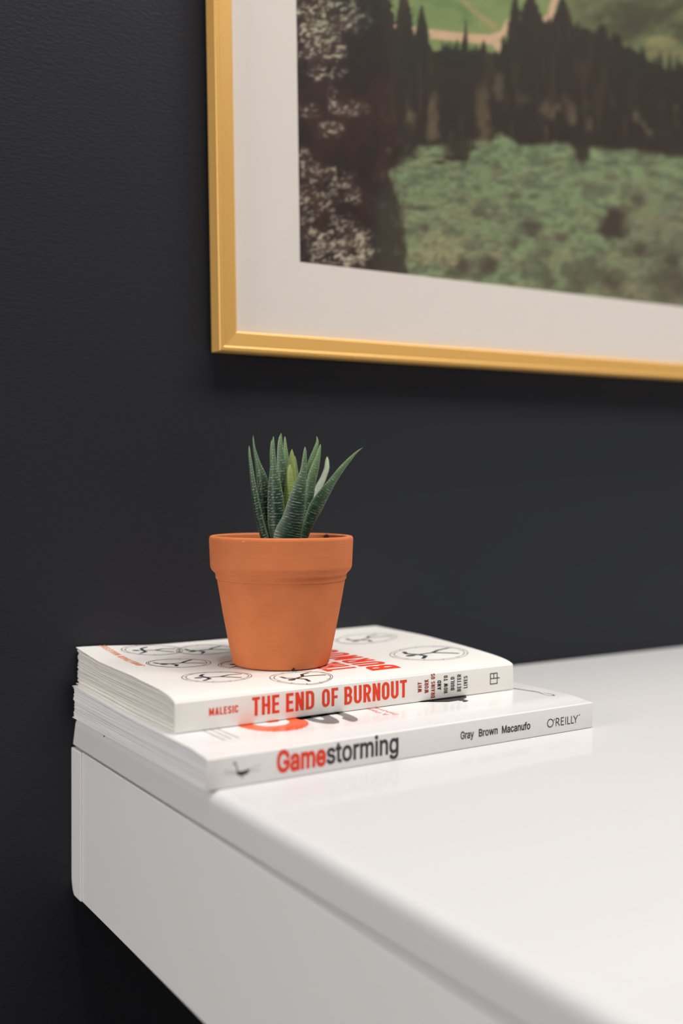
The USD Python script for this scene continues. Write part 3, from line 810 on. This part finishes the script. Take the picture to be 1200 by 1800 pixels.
# the lit meadow in front
mead = np.ones(X.shape + (3,)) * rgb(118, 124, 94)
mead = blend(mead, rgb(118, 136, 98), ss(nz(70, 22, 11), .42, .68) * .7 + (1 - ss(Y, 262, 330)) * .5)
mead = blend(mead, rgb(102, 118, 90), ss(nz(90, 30, 12, x=X + .5 * Y, y=Y + .35 * X), .5, .62) * .5)
mead = blend(mead, rgb(86, 96, 74), ss(nz(24, 11, 13), .56, .68) * .7)
mead = blend(mead, rgb(146, 134, 104), ss(nz(54, 30, 14), .5, .66) * ss(Y + .10 * (X - 800), 370, 460) * .75)
mead = blend(mead, rgb(88, 88, 70), ss(nz(40, 34, 15), .5, .64) * ss(Y + .06 * (X - 900), 380, 470) * .85)
mead = blend(mead, rgb(94, 96, 78), ss(X, 1040, 1190) * ss(Y, 290, 420) * .55)
mead = blend(mead, rgb(84, 84, 66), ss(nz(15, 8, 17), .5, .66) * .5)
mead = blend(mead, rgb(140, 140, 108), ss(nz(11, 7, 18), .54, .68) * .35)
mead = mead * (1 + .30 * (nz(7, 4, 16, 2) - .5))[..., None]
for (x_, y_, a_, b_, s_) in ((1078, 394, 24, 27, .95), (1122, 352, 14, 14, .8), (1100, 366, 12, 9, .6), (934, 400, 16, 14, .8), (862, 468, 15, 14, .85), (985, 416, 14, 8, .6), (1124, 440, 11, 11, .8), (1182, 456, 14, 13, .8), (1075, 495, 24, 22, .6), (1180, 500, 32, 30, .6), (840, 374, 12, 9, .6), (812, 466, 10, 12, .7), (790, 480, 10, 6, .6), (904, 344, 16, 5, .6), (938, 346, 10, 5, .6), (745, 402, 9, 7, .6), (735, 366, 22, 4, .6), (962, 494, 18, 14, .5), (872, 292, 9, 5, .5), (965, 285, 12, 5, .5), (1045, 335, 26, 13, .45), (1075, 310, 14, 9, .4), (905, 430, 8, 7, .6), (1010, 505, 16, 12, .55)):
    mead = blend(mead, rgb(70, 60, 52), near(x_, y_, a_, b_, .6) * s_ * .9)
edge = 250 + 14 * (nz(26, 60, 21, 2) - .5) * 2 + .055 * np.maximum(X - 900, 0) - 10 * np.exp(-((X - 860) / 70) ** 2)
mm_ = ss(Y - edge + 9 * (nz(8, 30, 22, 2) - .5), -5, 7)
# dark conifer belt: crowns with pointed tops, hanging down to the meadow's edge
belt = np.zeros_like(X)
top_l = np.interp(X, [500, 620, 676, 690, 715, 735, 760, 800, 880, 900, 980, 1010, 1060, 1130, 1170, 1200], [-99, -99, 30, 62, 68, 62, 84, 84, 92, 44, 40, 44, 60, 98, 122, 118])
belt = ss(Y - top_l - 10 * (nz(9, 40, 23, 2) - .5) * 2, -3, 5)
g2 = np.random.default_rng(21)
trees = [(741, 8, 15, 75), (710, -30, 16, 75), (816, 62, 14, 60), (785, 76, 12, 40), (850, 70, 11, 40), (932, -20, 26, 75), (905, -14, 14, 70), (988, -8, 30, 80), (1015, 36, 16, 50), (1058, 40, 24, 60), (1085, 58, 18, 50), (1130, 84, 14, 50), (1150, 98, 12, 60), (655, -80, 46, 140), (1198, 108, 22, 60), (818, 34, 4, 40), (950, 20, 9, 40), (1172, 128, 9, 40), (1105, 76, 12, 50), (965, 30, 12, 40), (885, 62, 9, 40), (836, 78, 8, 30)]
for x_ in g2.uniform(690, 1200, 46):
    yt = float(np.interp(x_, [690, 760, 860, 880, 900, 985, 1060, 1130, 1200], [74, 92, 92, 96, 44, 40, 62, 102, 122])) - g2.uniform(0, 26)
    trees.append((x_, yt, g2.uniform(5, 11), g2.uniform(34, 60)))
for (x_, yt, wd, ht) in trees:
    hgt = np.clip((Y - yt) / ht, 0, 1)
    e = wd * hgt ** .8 * (1 + .35 * (nz(5, 5, 24, 2) - .5) * 2)
    belt = np.maximum(belt, (1 - ss(np.abs(X - x_) - e, -2.5, 2.5)) * ss(Y, yt - 1, yt + 2))
dark = np.ones(X.shape + (3,)) * rgb(47, 40, 34)
dark = blend(dark, rgb(38, 40, 33), ss(1 - nz(40, 90, 25), .4, .7) * (1 - ss(Y, 60, 190)) * .9)
dark = blend(dark, rgb(66, 54, 44), ss(nz(9, 60, 26, 3), .55, .75) * .6)
dark = blend(dark, rgb(100, 92, 72), ss(nz(12, 34, 27, 3), .62, .76) * ss(Y, 150, 200) * .65)
for (x_, y_, a_, b_) in ((848, 190, 12, 40), (762, 200, 8, 34), (1004, 200, 9, 18), (876, 150, 9, 22), (960, 190, 10, 14), (1035, 225, 8, 14), (720, 215, 9, 22), (760, 232, 12, 14), (853, 232, 12, 14)):
    dark = blend(dark, rgb(118, 104, 80), near(x_, y_, a_, b_, .6) * .45)
img = blend(img, dark, belt)
mead = blend(mead, rgb(62, 52, 47), np.clip(near(1078, 398, 21, 20, .4) + near(1074, 382, 12, 14, .4), 0, 1) * .9)
img = blend(img, mead, mm_)
# tree shadows dropping into the meadow
for (x_, y_, a_, b_) in ((806, 255, 24, 26), (1022, 258, 14, 26), (930, 246, 16, 8), (1090, 250, 20, 10), (1190, 262, 26, 14), (800, 278, 22, 5), (1040, 240, 24, 12), (1150, 248, 30, 12), (690, 262, 44, 24), (715, 240, 18, 22), (770, 285, 12, 4)):
    img = blend(img, rgb(50, 42, 36), near(x_, y_, a_, b_, .45) * .92)
# the big dark tree on the left, with its trunk reaching down to the foot of the picture
lim = np.interp(Y, [-50, 60, 200, 260, 300, 330, 380, 440, 500], [664, 672, 690, 704, 690, 698, 708, 712, 716])
left = 1 - ss(X - lim - 34 * (nz(12, 22, 31, 3) - .5), -9, 9)
ld = np.ones(X.shape + (3,)) * rgb(42, 32, 30)
ld = blend(ld, rgb(56, 38, 33), ss(nz(40, 60, 32), .45, .65) * .8)
ld = blend(ld, rgb(34, 34, 29), (1 - ss(Y, 20, 120)) * ss(X, 600, 630) * .8)
ld = blend(ld, rgb(66, 63, 53), ss(X + 30 * (nz(14, 30, 33) - .5), 636, 684) * ss(Y, 250, 380) * .7)
ld = blend(ld, rgb(88, 80, 70), ss(nz(8, 12, 34), .6, .75) * ss(X, 640, 660) * ss(Y, 120, 250) * .5)
img = blend(img, ld, left)
# pale leaf clusters over the dark tree
fine = nz(7.5, 5.5, 51, 2); mid = nz(26, 20, 52, 2)
lf = ss(.62 * fine + .38 * nz(4.2, 3.4, 53, 1), .46, .68) * (.55 + .45 * nz(13, 10, 54, 1))
for cx_, cy_, rx_, ry_, den in ((575, 30, 62, 34, 1.0), (535, 40, 30, 24, 1.0), (530, 80, 22, 26, .9), (560, 95, 24, 16, .8), (597, 88, 12, 12, 1.0), (578, 120, 28, 20, .8), (545, 60, 36, 20, .8), (612, 36, 14, 9, .9), (556, 134, 12, 10, .7), (585, 160, 9, 24, .4), (540, 196, 20, 12, .8), (592, 188, 14, 14, .9), (622, 192, 22, 14, 1.0), (585, 226, 18, 14, .9), (565, 228, 12, 12, .8), (530, 278, 14, 20, .9), (550, 306, 24, 16, .9), (580, 298, 16, 9, 1.0), (605, 318, 20, 13, 1.0), (625, 345, 16, 13, 1.0), (575, 350, 22, 20, .75), (540, 340, 22, 22, .7), (545, 390, 34, 40, .75), (590, 410, 34, 34, .85), (635, 412, 18, 18, .95), (600, 445, 50, 26, .95), (545, 440, 26, 26, .8), (645, 450, 14, 18, .9), (620, 440, 26, 26, .8)):
    img = blend(img, np.array([196, 188, 166.]) * 1.0, near(cx_, cy_, rx_, ry_, .5) * lf * den * .92)
    img = blend(img, rgb(112, 96, 82), near(cx_, cy_, rx_, ry_, .5) * ss(mid, .35, .6) * den * .30)
img = blend(img, rgb(128, 150, 112), near(560, 32, 70, 40, .5) * lf * .35)
img = np.clip(img * (1 + .06 * (nz(4, 4, 61, 2) - .5))[..., None], 0, 255)
print_albedo = np.where(img / 255 <= .04045, img / 255 / 12.92, ((img / 255 + .055) / 1.055) ** 2.4).reshape(-1, 3) * 1.55
PV = np.column_stack([GX.ravel(), GY.ravel(), np.full(GX.size, zm - .0016)])
i, j = np.meshgrid(np.arange(ny - 1), np.arange(nx - 1), indexing="ij")
a = (i * nx + j).ravel()
PF = np.vstack([np.column_stack([a, a + 1, a + nx + 1]), np.column_stack([a, a + nx + 1, a + nx])])
pm = mat("photo_print", {"at": ("attribute", {"attribute": "printcolor"}), "p": ("principled_bsdf", {"roughness": .6, "specular_ior_level": .25})}, [("at.color", "p.base_color")])
pp = obj("print", (PV, PF), pm, frame, smooth=False, label="photograph of a green meadow below dark conifers and a pale path")
UsdGeom.PrimvarsAPI(pp).CreatePrimvar("printcolor", Sdf.ValueTypeNames.Color3fArray, "vertex").Set(Vt.Vec3fArray.FromNumpy(np.clip(print_albedo, 0, .9).astype(np.float32)))
glass = usdkit.material(stage, "/World/Looks/picture_glass", {"t": ("transparent_bsdf", {}), "g": ("glossy_bsdf", {"roughness": 0.02, "color": (1, 1, 1)}), "e": ("geometry", {}), "i": ("math", {"math_type": "multiply_add", "value2": -0.7603, "value3": 1.45}), "f": ("fresnel", {}), "m": ("mix_closure", {})}, [("e.backfacing", "i.value1"), ("i.value", "f.IOR"), ("f.fac", "m.fac"), ("t.BSDF", "m.closure1"), ("g.BSDF", "m.closure2")], surface="m.closure")
obj("glass", boxmesh(.0085, FW - .0085, .0085, FH - .0085, zm + .0001, zm + .0004), glass, frame, smooth=False, label="clear picture glass")
